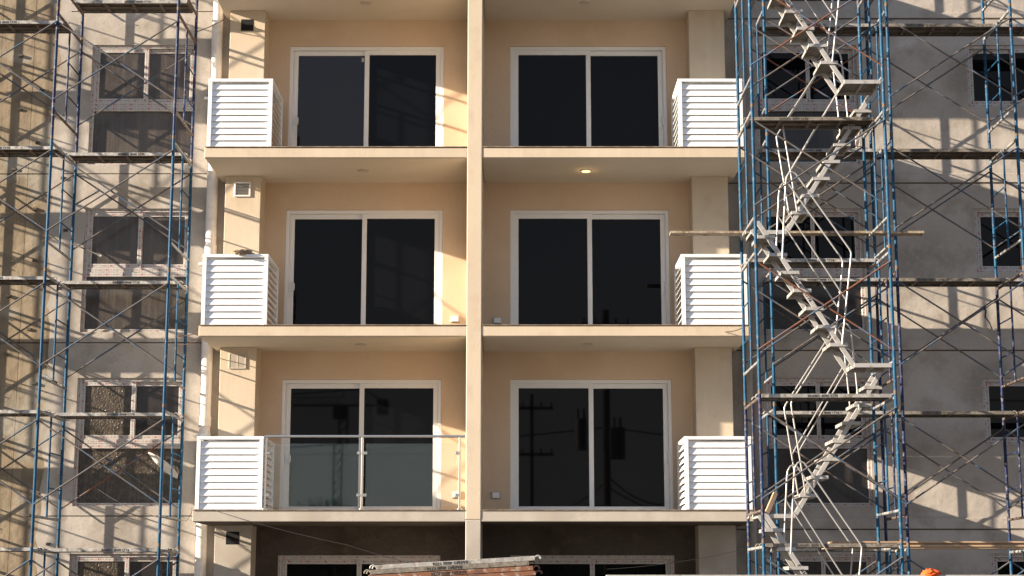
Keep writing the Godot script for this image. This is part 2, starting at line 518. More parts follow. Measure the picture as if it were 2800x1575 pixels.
func sliding_door(parent: Node3D, x0: float, x1: float, y0: float, handle_left: bool, frame_mat: Material) -> void:
	var y1 := y0 + 2.2
	var zf := WALL - 0.03
	var st := start()
	ring(st, x0, y0, x1, y1, zf - 0.12, zf, 0.06)
	var door := put(parent, "sliding_door", done(st), frame_mat)
	var mid := (x0 + x1) * 0.5
	for k in 2:
		var slides := (k == 0) == handle_left       # the sliding leaf runs on the rear track
		var a := x0 + 0.06 if k == 0 else mid - 0.04
		var b := mid + 0.04 if k == 0 else x1 - 0.06
		var z := zf - 0.066 if slides else zf - 0.022
		var s := start()
		ring(s, a, y0 + 0.06, b, y1 - 0.06, z - 0.038, z, 0.078)
		put(door, "sash", done(s), frame_mat)
		var browned := handle_left and k == 0 and y0 > 8.0
		var pn := put(door, "pane", box_mesh(Vector3(a + 0.075, y0 + 0.135, z - 0.03), Vector3(b - 0.075, y1 - 0.135, z - 0.022)), M.brown_glass if browned else M.glass)
		if browned:
			pn.set_meta("label", "brownish dusty pane with a small paper sticker")
			put(door, "sticker", box_mesh(Vector3(b - 0.14, y1 - 0.24, z - 0.0215), Vector3(b - 0.095, y1 - 0.17, z - 0.0205)), M.sticker)
	var hx := x0 + 0.105 if handle_left else x1 - 0.105
	var hz := zf - 0.066
	var hs := start()
	box(hs, Vector3(hx - 0.035, y0 + 0.78, hz), Vector3(hx + 0.02, y0 + 1.0, hz + 0.012), 0.005)
	tube(hs, [Vector3(hx + 0.02, y0 + 0.83, hz + 0.008), Vector3(hx + 0.045, y0 + 0.87, hz + 0.035), Vector3(hx + 0.045, y0 + 0.95, hz + 0.035), Vector3(hx + 0.02, y0 + 0.99, hz + 0.008)], 0.014)
	box(hs, Vector3(hx - 0.012, y0 + 0.70, hz), Vector3(hx + 0.012, y0 + 0.78, hz + 0.008), 0.003)
	put(door, "handle", done(hs), M.white)

func tall_window(parent: Node3D, x0: float, x1: float, y1: float, upper: Material, lower: Material) -> void:
	var y0 := y1 - 2.085
	var zf := WALL - 0.035
	var st := start()
	ring(st, x0, y0, x1, y1, zf - 0.1, zf, 0.055)
	box(st, Vector3(x0 + 0.055, y1 - 1.15, zf - 0.1), Vector3(x1 - 0.055, y1 - 1.075, zf), 0.004)
	box(st, Vector3(x0 + 0.055, y1 - 1.071, zf - 0.09), Vector3(x1 - 0.055, y1 - 1.0, zf - 0.006), 0.004)
	var w := put(parent, "window", done(st), M.tape)
	var mid := (x0 + x1) * 0.5 + 0.02
	for k in 2:
		var a := x0 + 0.055 if k == 0 else mid - 0.02
		var b := mid + 0.045 if k == 0 else x1 - 0.055
		var z := zf - 0.012 if k == 0 else zf - 0.052
		var s := start()
		ring(s, a, y1 - 0.998, b, y1 - 0.056, z - 0.036, z, 0.068)
		put(w, "sash", done(s), M.tape)
		put(w, "pane", box_mesh(Vector3(a + 0.065, y1 - 0.932, z - 0.028), Vector3(b - 0.065, y1 - 0.122, z - 0.02)), upper if k == 0 else M.dark_film if upper == M.filmed else upper)
	put(w, "pane", box_mesh(Vector3(x0 + 0.05, y0 + 0.05, zf - 0.06), Vector3(x1 - 0.05, y1 - 1.148, zf - 0.05)), lower)

func small_window(parent: Node3D, x0: float, x1: float, y1: float, glass: Material) -> void:
	var y0 := y1 - 1.085
	var zf := WALL - 0.035
	var st := start()
	ring(st, x0, y0, x1, y1, zf - 0.1, zf, 0.055)
	var w := put(parent, "window", done(st), M.tape)
	var mid := (x0 + x1) * 0.5
	for k in 2:
		var a := x0 + 0.055 if k == 0 else mid - 0.03
		var b := mid + 0.03 if k == 0 else x1 - 0.055
		var z := zf - 0.052 if k == 0 else zf - 0.008
		var s := start()
		ring(s, a, y0 + 0.056, b, y1 - 0.056, z - 0.036, z, 0.068)
		put(w, "sash", done(s), M.tape)
		put(w, "pane", box_mesh(Vector3(a + 0.065, y0 + 0.122, z - 0.028), Vector3(b - 0.065, y1 - 0.122, z - 0.02)), glass)

func make_building() -> void:
	var b := thing("apartment_building", "cream and bare grey apartment block under construction with stacked balconies", "building")
	var top := 17.2
	# plain walls left and right of the balconies, with window openings
	var lw := []
	var rw := []
	var grooves := []
	for k in 4:
		var y1: float = 10.857 - k * 2.8435
		lw.append([-7.11, y1 - 2.085, -5.34, y1])
		rw.append([4.12, y1 - 2.085, 5.835, y1])
		rw.append([7.70, y1 - 1.085, 9.30, y1])
	for y in [11.45, 8.61, 5.754, 2.928]:
		grooves.append([-7.5, y - 0.008, -4.706, y + 0.008])
	put(b, "plaster_wall", wall_face(-7.58, 0, -4.70, top, WALL, lw + grooves, 0.16), M.plaster)
	put(b, "plaster_wall", wall_face(3.55, 0, 13.0, top, WALL, rw, 0.16), M.plaster)
	put(b, "concrete_wall", wall_face(-18.0, 0, -7.58, top, WALL - 0.012, [[-18.0, 8.60, -7.6, 8.618], [-18.0, 5.745, -7.6, 5.762], [-18.0, 11.10, -7.6, 11.125], [-8.105, 0.0, -8.099, 17.2], [-8.66, 0.0, -8.655, 17.2], [-9.21, 0.0, -9.203, 17.2]], 0.03), M.concrete)
	# ragged end of the plaster over the raw concrete
	var rs := start()
	var r := RandomNumberGenerator.new()
	r.seed = 3
	var last := -7.64
	var y := 0.0
	while y < top:
		var step := r.randf_range(0.06, 0.2)
		var x := clampf(last + r.randf_range(-0.045, 0.045), -7.72, -7.585)
		var y2 := minf(y + step, top)
		quad(rs, Vector3(last, y, WALL), Vector3(-7.58, y, WALL), Vector3(-7.58, y2, WALL), Vector3(x, y2, WALL), Vector3.BACK)
		quad(rs, Vector3(last, y, WALL), Vector3(x, y2, WALL), Vector3(x, y2, WALL - 0.012), Vector3(last, y, WALL - 0.012), Vector3.LEFT)
		last = x
		y = y2
	put(b, "plaster_edge", done(rs), M.plaster)
	# stubs of the form ties left in the raw concrete
	var ts := start()
	for ky in 9:
		for kx in 4:
			if r.randf() < 0.8:
				var c := Vector3(-8.72 + kx * 0.42 + r.randf_range(-0.09, 0.09), 2.5 + ky * 1.02 + (0.45 if kx % 2 == 0 else 0.0) + r.randf_range(-0.1, 0.1), WALL - 0.012)
				box(ts, c - Vector3(0.035, 0.022, 0.03), c + Vector3(0.035, 0.022, r.randf_range(0.02, 0.05)), 0.004)
	var stubs := put(b, "tie_stubs", done(ts), M.dark_shaded_plaster)
	stubs.set_meta("kind", "stuff")
	# floor bands on the right wall, a little proud
	for yy in [[11.33, 11.43], [8.459, 8.612], [5.636, 5.816], [2.725, 2.90]]:
		put(b, "floor_band", box_mesh(Vector3(3.62, yy[0], WALL - 0.02), Vector3(13.0, yy[1], WALL + 0.014), 0.006), M.plaster)
		put(b, "painted_shade_line", box_mesh(Vector3(3.62, yy[0] - 0.022, WALL - 0.02), Vector3(13.0, yy[0] - 0.002, WALL + 0.003)), M.dark_shaded_plaster)  # solid dark strip, the shade of a groove painted as a line
	# unseen mass added behind the faces to keep sky light out of gaps
	put(b, "added_backing", box_mesh(Vector3(-18, 0, -9), Vector3(13, top + 0.2, WALL - 0.2)), M.dark_shaded_plaster)
	# balconies
	for kk in 6:
		var k := kk - 1
		var fy: float = 11.48 - k * STOREY
		var face: Material = M.cream if k < 3 else M.primer
		for s in 2:
			var a := -4.85 if s == 0 else -0.472
			var c := -0.706 if s == 0 else 3.67
			put(b, "balcony_slab", box_mesh(Vector3(a, fy - 0.178, WALL - 0.1), Vector3(c, fy - 0.012, 0.0), 0.009), face)
			put(b, "floor_tile_edge", box_mesh(Vector3(a + 0.01, fy - 0.0118, WALL - 0.1), Vector3(c - 0.002, fy + 0.004, 0.016), 0.003), M.tile_edge)
			if k < 4:
				put(b, "soffit", box_mesh(Vector3(a + 0.02, fy - 0.184, WALL - 0.05), Vector3(c - 0.002, fy - 0.179, -0.02)), M.soffit if k < 3 else M.dark_shaded_plaster)
	for k in 4:
		var y0: float = TOPS[k]
		var y1: float = y0 + STOREY - 0.184
		var wallm: Material = M.peach if k < 3 else M.dark_shaded_plaster
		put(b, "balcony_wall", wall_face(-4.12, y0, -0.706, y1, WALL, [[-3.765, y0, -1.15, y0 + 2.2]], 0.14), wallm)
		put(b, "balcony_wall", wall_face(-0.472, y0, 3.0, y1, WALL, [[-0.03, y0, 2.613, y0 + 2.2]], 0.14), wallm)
		put(b, "pilaster", box_mesh(Vector3(-4.705, y0, WALL - 0.05), Vector3(-4.12, y1, -1.16), 0.007), M.cream if k < 3 else M.primer)
		put(b, "pilaster", box_mesh(Vector3(2.95, y0, WALL - 0.05), Vector3(3.545, y1, -1.16), 0.007), M.cream if k < 3 else M.primer)
		var fm: Material = M.white if k < 3 else M.tape
		sliding_door(b, -3.765, -1.15, y0, true, fm)
		sliding_door(b, -0.03, 2.613, y0, false, fm)
	put(b, "party_wall", box_mesh(Vector3(-0.706, 2.80, WALL - 0.1), Vector3(-0.472, top, 0.012), 0.01), M.cream)
	put(b, "party_wall", box_mesh(Vector3(-0.7055, 0, WALL - 0.1), Vector3(-0.4725, 2.7999, 0.009), 0.01), M.primer)
	# windows
	for k in 4:
		var y1: float = 10.857 - k * 2.8435
		tall_window(b, -7.11, -5.34, y1, M.filmed if k >= 2 else M.dusty, M.filmed if k == 2 else M.dusty)
		tall_window(b, 4.12, 5.835, y1, M.glass if k < 3 else M.dark_film, M.dark_film)
		small_window(b, 7.70, 9.30, y1, M.glass)

# ================= balcony fittings =================
func louvre_box() -> Node3D:
	# origin: front left foot; 1.02 wide, 1.115 high, 1.2 deep
	var o := thing("louvred_screen", "", "louvre screen", "white louvred screens on the balcony ends")
	o.set_meta("base", "louvred_screen")
	var W := 1.02
	var H := 1.115
	var D := 1.2
	for x in [0.0, W - 0.06]:
		for z in [0.0, -D + 0.06]:
			put(o, "post", box_mesh(Vector3(x, 0, z - 0.06), Vector3(x + 0.06, H - 0.05, z), 0.004), M.louvre)
	for z in [0.0, -D + 0.06]:
		put(o, "top_rail", box_mesh(Vector3(-0.004, H - 0.05, z - 0.062), Vector3(W + 0.004, H, z + 0.004), 0.004), M.louvre)
	for x in [0.0, W - 0.06]:
		put(o, "top_rail", box_mesh(Vector3(x - 0.003, H - 0.049, -D + 0.063), Vector3(x + 0.063, H - 0.001, -0.063), 0.004), M.louvre)
	var tilt := Basis(Vector3.RIGHT, deg_to_rad(-14))
	var blade := start()
	obox(blade, Transform3D(tilt, Vector3.ZERO), Vector3(W * 0.5 - 0.061, 0.0505, 0.004))
	var bm := done(blade)
	for k in 10:
		var s := put(o, "slat", bm, M.louvre)
		s.position = Vector3(W * 0.5, 0.055 + k * 0.1045, -0.036)
	put(o, "added_lid", box_mesh(Vector3(0.061, H - 0.02, -D + 0.062), Vector3(W - 0.061, H - 0.012, -0.062)), M.louvre)  # unseen cover, added to keep the inside of the screen dark
	var side := start()
	obox(side, Transform3D(Basis.IDENTITY, Vector3.ZERO), Vector3(D * 0.5 - 0.061, 0.061, 0.004))
	var sm := done(side)
	for e in [[W - 0.034, 1.0], [0.034, -1.0]]:
		for k in 10:
			var s := put(o, "slat", sm, M.louvre)
			s.transform = Transform3D(Basis(Vector3.UP, PI * 0.5 * e[1]) * Basis(Vector3.RIGHT, deg_to_rad(-30)), Vector3(e[0], 0.055 + k * 0.1045, -D * 0.5))
	return o

func make_louvre_boxes() -> void:
	var names := ["top", "middle", "lowest"]
	var proto := louvre_box()
	for k in 3:
		for s in 2:
			var at := Vector3(-4.82 if s == 0 else 2.64, TOPS[k] + 0.004, -0.012)
			var extra: String = [" under the black hole", " with a rag lying on top", " next to the glass balustrade"][k] if s == 0 else [" by the blue posts", " below the projecting wooden board", " on the lowest finished balcony"][k]
			var l := "white louvred screen, %s end of the %s balcony%s" % ["left" if s == 0 else "right", names[k], extra]
			if k == 0 and s == 0:
				proto.position = at
				proto.set_meta("label", l)
			else:
				copy(proto, l, at)
	for s in 2:                # the storey above the picture has them too; their shade reaches into it
		copy(proto, "white louvred screen above the picture, %s end of the upper balcony" % ["left", "right"][s], Vector3(-4.82 if s == 0 else 2.64, 11.484, -0.012))

func make_fixtures() -> void:
	# rain pipes
	var p := thing("downpipe", "white plastic downpipe running down the left end of the balconies", "pipe", "", Vector3(-4.985, 0, -1.535))
	put(p, "pipe", tube_mesh([Vector3(0, 0, 0), Vector3(0, 14.2, 0)], 0.093, 20), M.pipe)
	for y in [10.05, 7.2, 4.36, 1.5]:
		put(p, "sleeve", tube_mesh([Vector3(0, y, 0), Vector3(0, y + 0.16, 0)], 0.104, 20), M.pipe)
	for y in [4.22, 7.06, 9.9]:
		var cs := start()
		box(cs, Vector3(-0.19, y - 0.02, -0.11), Vector3(-0.085, y + 0.02, -0.02), 0.005)
		tube(cs, [Vector3(0, y - 0.025, 0), Vector3(0, y + 0.025, 0)], 0.108, 20)
		put(p, "bracket", done(cs), M.white)
	var p2 := thing("downpipe", "grey downpipe behind the stair tower at the right end of the balconies", "pipe", "", Vector3(3.86, 0, -1.55))
	put(p2, "pipe", tube_mesh([Vector3(0, 0, 0), Vector3(0, 14.2, 0)], 0.075, 20), M.pipe_grey)
	for y in [9.2, 6.4, 3.5]:
		put(p2, "sleeve", tube_mesh([Vector3(0, y, 0), Vector3(0, y + 0.14, 0)], 0.085, 20), M.pipe_grey)
	# vents in the left pilasters
	var vz := -1.16
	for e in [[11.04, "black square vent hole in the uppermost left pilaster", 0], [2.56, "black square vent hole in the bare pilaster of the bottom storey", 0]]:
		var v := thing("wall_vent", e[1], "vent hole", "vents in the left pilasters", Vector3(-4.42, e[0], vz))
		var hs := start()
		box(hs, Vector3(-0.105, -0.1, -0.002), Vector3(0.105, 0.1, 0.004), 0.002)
		put(v, "painted_opening", done(hs), M.black)  # flat black plate, the darkness inside the hole painted on
	var lv := thing("wall_vent", "white louvred vent cover on the pilaster over the middle left screen", "vent", "vents in the left pilasters", Vector3(-4.42, 8.222, vz))
	var ls := start()
	ring(ls, -0.135, -0.125, 0.135, 0.125, 0.0, 0.022, 0.026)
	put(lv, "frame", done(ls), M.white)
	put(lv, "backing", box_mesh(Vector3(-0.11, -0.1, 0.001), Vector3(0.11, 0.1, 0.004)), M.black)
	for k in 8:
		var ss := start()
		obox(ss, Transform3D(Basis(Vector3.RIGHT, 0.7), Vector3(0, -0.085 + k * 0.0245, 0.011)), Vector3(0.108, 0.009, 0.0015))
		put(lv, "slat", done(ss), M.grille)
	var dv := thing("wall_vent", "pale double grille vent on the pilaster above the glass balustrade level", "vent", "vents in the left pilasters", Vector3(-4.42, 5.385, vz))
	var ds := start()
	ring(ds, -0.14, -0.13, 0.14, 0.13, 0.0, 0.018, 0.02)
	box(ds, Vector3(-0.01, -0.11, 0.0), Vector3(0.01, 0.11, 0.017), 0.002)
	put(dv, "frame", done(ds), M.lamp_off)
	for s in [-1, 1]:
		put(dv, "grille", box_mesh(Vector3(s * 0.065 - 0.0545, -0.1095, 0.001), Vector3(s * 0.065 + 0.0545, 0.1095, 0.014)), M.tan_grille)
	# wall sockets
	for e in [[-0.94, 6.145, "white wall socket right of the middle left sliding door"], [-0.243, 6.118, "white wall socket left of the middle right sliding door"], [-0.894, 3.27, "white wall socket seen through the balustrade glass"], [-0.26, 3.26, "white wall socket left of the lowest right sliding door"]]:
		var w := thing("wall_socket", e[2], "socket", "outdoor sockets beside the doors", Vector3(e[0], e[1], WALL))
		put(w, "plate", box_mesh(Vector3(-0.08, -0.06, 0), Vector3(0.08, 0.06, 0.018), 0.005), M.grille)
		put(w, "cover", box_mesh(Vector3(-0.058, -0.045, 0.0185), Vector3(0.058, 0.045, 0.04), 0.006), M.white)
	# ceiling lights
	var where := ["top", "middle", "lowest"]
	for k in 3:
		for s in 2:
			var on := k == 1 and s == 1
			var l := "lit round ceiling light over the middle right balcony" if on else "round flush ceiling light, switched off, over the %s %s balcony" % [where[k], "left" if s == 0 else "right"]
			var c := thing("ceiling_light", l, "ceiling light", "ceiling lights of the balconies", Vector3(-2.41 if s == 0 else 1.2, 11.296 - k * STOREY, -0.8))
			var a := start()
			tube(a, [Vector3(0, 0, 0), Vector3(0, -0.014, 0)], 0.088, 24)
			put(c, "rim", done(a), M.lamp_off)
			var d := start()
			tube(d, [Vector3(0, -0.0141, 0), Vector3(0, -0.02, 0)], 0.068, 24)
			put(c, "lamp", done(d), M.lamp_on if on else M.lamp_off)
			if on:
				var o := OmniLight3D.new()
				o.name = "lamp_glow"
				o.light_color = Color(1.0, 0.82, 0.55)
				o.light_energy = 0.006
				o.light_size = 0.06
				o.omni_range = 5.0
				o.omni_attenuation = 2.0
				o.shadow_enabled = true
				o.position = Vector3(0, -0.09, 0)
				c.add_child(o)
	# glass balustrade of the lowest left balcony
	var g := thing("glass_balustrade", "frameless glass balustrade with steel handrail on the lowest left balcony", "balustrade", "", Vector3(0, 2.952, -0.04))
	put(g, "handrail", tube_mesh([Vector3(-3.79, 1.115, 0), Vector3(-0.716, 1.115, 0)], 0.021, 16), M.steel)
	for x in [-3.765, -2.29, -0.80]:
		var post := put(g, "post", tube_mesh([Vector3(x, 0, 0), Vector3(x, 1.1, 0)], 0.019, 14), M.steel)
		put(post, "foot", tube_mesh([Vector3(x, 0.0, 0), Vector3(x, 0.02, 0)], 0.045, 16), M.steel)
	for e in [[-3.715, -2.345], [-2.235, -0.85]]:
		put(g, "pane", box_mesh(Vector3(e[0], 0.03, -0.006), Vector3(e[1], 1.005, 0.006), 0.002), M.clear)
	for x in [-3.73, -2.335, -2.245, -0.84]:
		for y in [0.22, 0.86]:
			put(g, "clip", box_mesh(Vector3(x - 0.03, y - 0.025, -0.02), Vector3(x + 0.03, y + 0.025, 0.02), 0.008), M.steel)

# ================= scaffold =================
func scaffold_frame(mat: Material, low := false) -> Node3D:
	# origin: foot of the street-side post; the other post is 1.5 m nearer the wall
	var o := thing("scaffold_section", "", "scaffold frame")
	o.set_meta("base", "scaffold_section")
	var h := FRAME_H
	for z in [0.0, -1.5]:
		put(o, "post", tube_mesh([Vector3(0, 0.0, z), Vector3(0, h - 0.003, z)], 0.0245, 10), mat)
		put(o, "coupling", tube_mesh([Vector3(0, h - 0.035, z), Vector3(0, h + 0.02, z)], 0.0265, 10), M.band)
	put(o, "transom", tube_mesh([Vector3(0, h - 0.085, -0.02), Vector3(0, h - 0.085, -1.48)], 0.0235, 10), M.cement if mat == M.blue else M.brown_steel)
	put(o, "lower_transom", tube_mesh([Vector3(0, 0.43, -0.02), Vector3(0, 0.43, -1.48)], 0.021, 10), M.cement if mat == M.blue else M.brown_steel)
	put(o, "ladder_tube", tube_mesh([Vector3(0, 0.44, -0.75), Vector3(0, h - 0.1, -0.75)], 0.0165, 8), mat)
	for y in [0.90, 1.45]:
		put(o, "rung", tube_mesh([Vector3(0, y, -0.76), Vector3(0, y, -1.48)], 0.0115, 6), mat)
	for z in [0.0, -1.5]:
		for y in [0.60, h - 0.225]:
			put(o, "brace_pin", tube_mesh([Vector3(0, y, z - 0.03), Vector3(0, y, z + 0.045)], 0.008, 6), M.brown_steel)
	if low:
		for z in [0.0, -1.5]:
			var js := start()
			tube(js, [Vector3(0, -0.305, z), Vector3(0, 0.01, z)], 0.018, 8)
			box(js, Vector3(-0.07, -0.31, z - 0.07), Vector3(0.07, -0.302, z + 0.07))
			put(o, "base_jack", done(js), M.cement)
	return o

func cross_brace(run: float, mat_a: Material, mat_b: Material) -> Node3D:
	# origin: lower left end; rises 1.265 over its run
	var o := thing("cross_brace", "", "scaffold brace")
	o.set_meta("base", "cross_brace")
	for k in 2:
		var y0 := 0.0 if k == 0 else 1.29
		var y1 := 1.29 - y0
		var z := 0.032 if k == 0 else 0.004
		var st := start()
		tube(st, [Vector3(0.0, y0, z), Vector3(run, y1, z)], 0.0135, 8)
		put(o, "bar", done(st), mat_a if k == 0 else mat_b)
	put(o, "rivet", tube_mesh([Vector3(run * 0.5, 0.645, -0.01), Vector3(run * 0.5, 0.645, 0.05)], 0.012, 8), M.brown_steel)
	return o

var letter: TextMesh

func scaffold_plank(run: float, side_mat: Material, flipped := false, letter_at := 0.47) -> Node3D:
	# origin: left end of the front edge, top of the deck; 0.5 deep
	var o := thing("scaffold_plank", "", "scaffold plank")
	o.set_meta("base", "scaffold_plank")
	var a := 0.05
	var c := run - 0.05
	put(o, "deck", box_mesh(Vector3(a, -0.006, -0.497), Vector3(c, 0.0, -0.003)), M.deck_under)
	for z in [0.0, -0.494]:
		put(o, "side_rail", box_mesh(Vector3(a - 0.01, -0.052, z - 0.006), Vector3(c + 0.01, 0.002, z), 0.002), side_mat)
	for z in [-0.0065, -0.465]:
		put(o, "flange", box_mesh(Vector3(a, -0.053, z - 0.022), Vector3(c, -0.049, z)), M.deck_under)
	put(o, "stiffener", box_mesh(Vector3(a, -0.038, -0.265), Vector3(c, -0.0065, -0.235)), M.deck_under)
	for k in 3:
		var x := lerpf(a, c, (k + 1) / 4.0)
		put(o, "rib", box_mesh(Vector3(x - 0.02, -0.046, -0.48), Vector3(x + 0.02, -0.0065, -0.01)), M.brown_steel)
	for x in [a, c]:
		put(o, "end_cap", box_mesh(Vector3(x - 0.011, -0.046, -0.485), Vector3(x + 0.011, -0.003, -0.009)), M.brown_steel)
		var s := -1.0 if x == a else 1.0
		for z in [-0.06, -0.44]:
			var pts := []
			for i in 6:
				var t := PI * (0.1 + 0.9 * i / 5.0)
				pts.append(Vector3(x + s * (0.05 - 0.038 * cos(t)), -0.035 + 0.04 * sin(t) , z))
			put(o, "hook", tube_mesh(pts, 0.011, 6), side_mat)
	var t := put(o, "lettering", letter, M.ink if letter_at > 0.44 else M.ink_faint)
	t.position = Vector3(run * letter_at, -0.026, 0.0012)
	if flipped:
		t.rotation.z = PI
	return o

func make_scaffold() -> void:
	letter = words("BARMO 4000 1774", 0.036)
	var lift_name := ["top lift", "second lift down", "third lift down", "fourth lift down", "fifth lift down", "ground lift"]
	var fblue := scaffold_frame(M.blue)
	var fnavy := scaffold_frame(M.navy)
	var flow := scaffold_frame(M.blue, true)
	var used_proto := {}
	var cols := [
		[-13.005, 0.08, "far outside the left edge"], [-11.085, 0.08, "well left of the left edge"], [-9.165, 0.08, "just left of the left edge"],
		[-7.245, 0.08, "where raw concrete meets plaster"], [-5.325, 0.08, "beside the white downpipe"],
		[3.99, 0.26, "behind the left posts of the stair tower"], [5.935, 0.26, "behind the right posts of the stair tower"], [7.895, 0.26, "beside the small right windows"], [9.855, 0.26, "just right of the right edge"],
		[3.535, 1.85, "at the left side of the stair tower"], [5.475, 1.85, "at the right side of the stair tower"]]
	for ci in cols.size():
		var c: Array = cols[ci]
		for k in 6:
			var src: Node3D = flow if k == 5 else (fnavy if (ci in [2, 3, 4] and k < 2) or (ci in [9] and k in [0, 4]) or (ci in [6, 7] and k in [3, 4]) else fblue)
			var colour := "navy" if src == fnavy else "blue"
			var l := "chipped %s scaffold frame %s, %s" % [colour, c[2], lift_name[k]]
			var at := Vector3(c[0], LIFTS[k], c[1])
			if not used_proto.has(src):
				used_proto[src] = true
				src.position = at
				src.set_meta("label", l)
				src.set_meta("group", "scaffold frames")
			else:
				copy(src, l, at, "scaffold frames")
	# braces
	var pb := {}
	var bays := [
		[-13.005, 1.92, 0.08, "farthest left bay"], [-11.085, 1.92, 0.08, "bay beyond the left edge"], [-9.165, 1.92, 0.08, "raw concrete bay"], [-7.245, 1.92, 0.08, "left window bay"],
		[3.99, 1.945, 0.26, "bay behind the stair tower"], [5.935, 1.96, 0.26, "blank wall bay"], [7.895, 1.96, 0.26, "small right windows bay"], [3.535, 1.94, 1.85, "stair tower"]]
	for bi in bays.size():
		var e: Array = bays[bi]
		for k in 6:
			for side in 2:
				var kind := 0
				if (bi == 7 and side == 0 and k in [1, 3]) or (bi == 4 and side == 1 and k == 1):
					kind = 1
				elif bi == 3 and side == 1 and k == 4:
					kind = 2
				var key := "%d_%.3f" % [kind, e[1]]
				var z: float = e[2] - 1.5 * side + (0.0 if side == 0 else -0.036)
				var at := Vector3(e[0], LIFTS[k] + 0.6, z)
				var l := "%s cross brace, %s side of the %s, %s" % ["rusty" if kind == 1 else ("half rusty" if kind == 2 else "grey-blue"), "street" if side == 0 else "wall", e[3], lift_name[k]]
				if not pb.has(key):
					var p := cross_brace(e[1], M.rust_brace if kind > 0 else M.brace, M.rust_brace if kind == 1 else M.brace)
					pb[key] = p
					p.position = at
					p.set_meta("label", l)
					p.set_meta("group", "scaffold cross braces")
				else:
					copy(pb[key], l, at, "scaffold cross braces")
	# planks: [bay start, run, top, front edge z, words]
	var pp := {}
	var planks := []
	var nth := ["uppermost", "second", "third", "fourth", "fifth"]
	for k in 5:
		var y: float = LIFTS[k] - 0.03
		planks.append([-9.165, 1.92, y, -0.40, "%s steel plank from the top in front of the raw concrete" % nth[k]])
		planks.append([-11.085, 1.92, y, -0.40, "%s steel plank from the top beyond the left edge" % nth[k]])
		planks.append([-7.245, 1.92, y if k > 0 else 11.345, -0.80, "%s steel plank from the top across the left windows" % nth[k]])
		planks.append([3.99, 1.945, y, -0.55, "%s steel plank from the top behind the stair tower" % nth[k]])
		planks.append([5.935, 1.96, y, -0.55, "%s steel plank from the top on the blank wall right of the tower" % nth[k]])
		planks.append([7.895, 1.96, y, -0.55, "%s steel plank from the top before the small right windows" % nth[k]])
	planks.append([3.99, 1.945, 11.345, -0.2, "raised steel plank at the very top behind the stair tower"])
	planks.append([3.535, 1.94, 8.75, 1.30, "perforated steel plank crossing the stair tower under the upper right landing"])
	planks.append([3.535, 1.94, 6.63, 1.05, "steel plank crossing the stair tower at the middle flight"])
	planks.append([3.535, 1.94, 4.51, 1.78, "steel plank crossing the stair tower at its front, below the lower right landing"])
	planks.append([3.535, 1.94, 2.39, 1.78, "lowest steel plank crossing the stair tower"])
	for e in planks:
		if e[1] == 1.96 and e[2] < 3.0:
			continue                                   # the wooden boards lie there instead
		var kind := planks.find(e) % 3
		var key := "%.3f %d" % [e[1], kind]
		var at := Vector3(e[0], e[2], e[3])
		if not pp.has(key):
			var p := scaffold_plank(e[1], [M.zinc, M.zinc_dirty, M.zinc][kind], false, [0.47, 0.36, 0.55][kind])
			pp[key] = p
			p.position = at
			p.set_meta("label", e[4])
			p.set_meta("group", "scaffold planks")
		else:
			copy(pp[key], e[4], at, "scaffold planks")

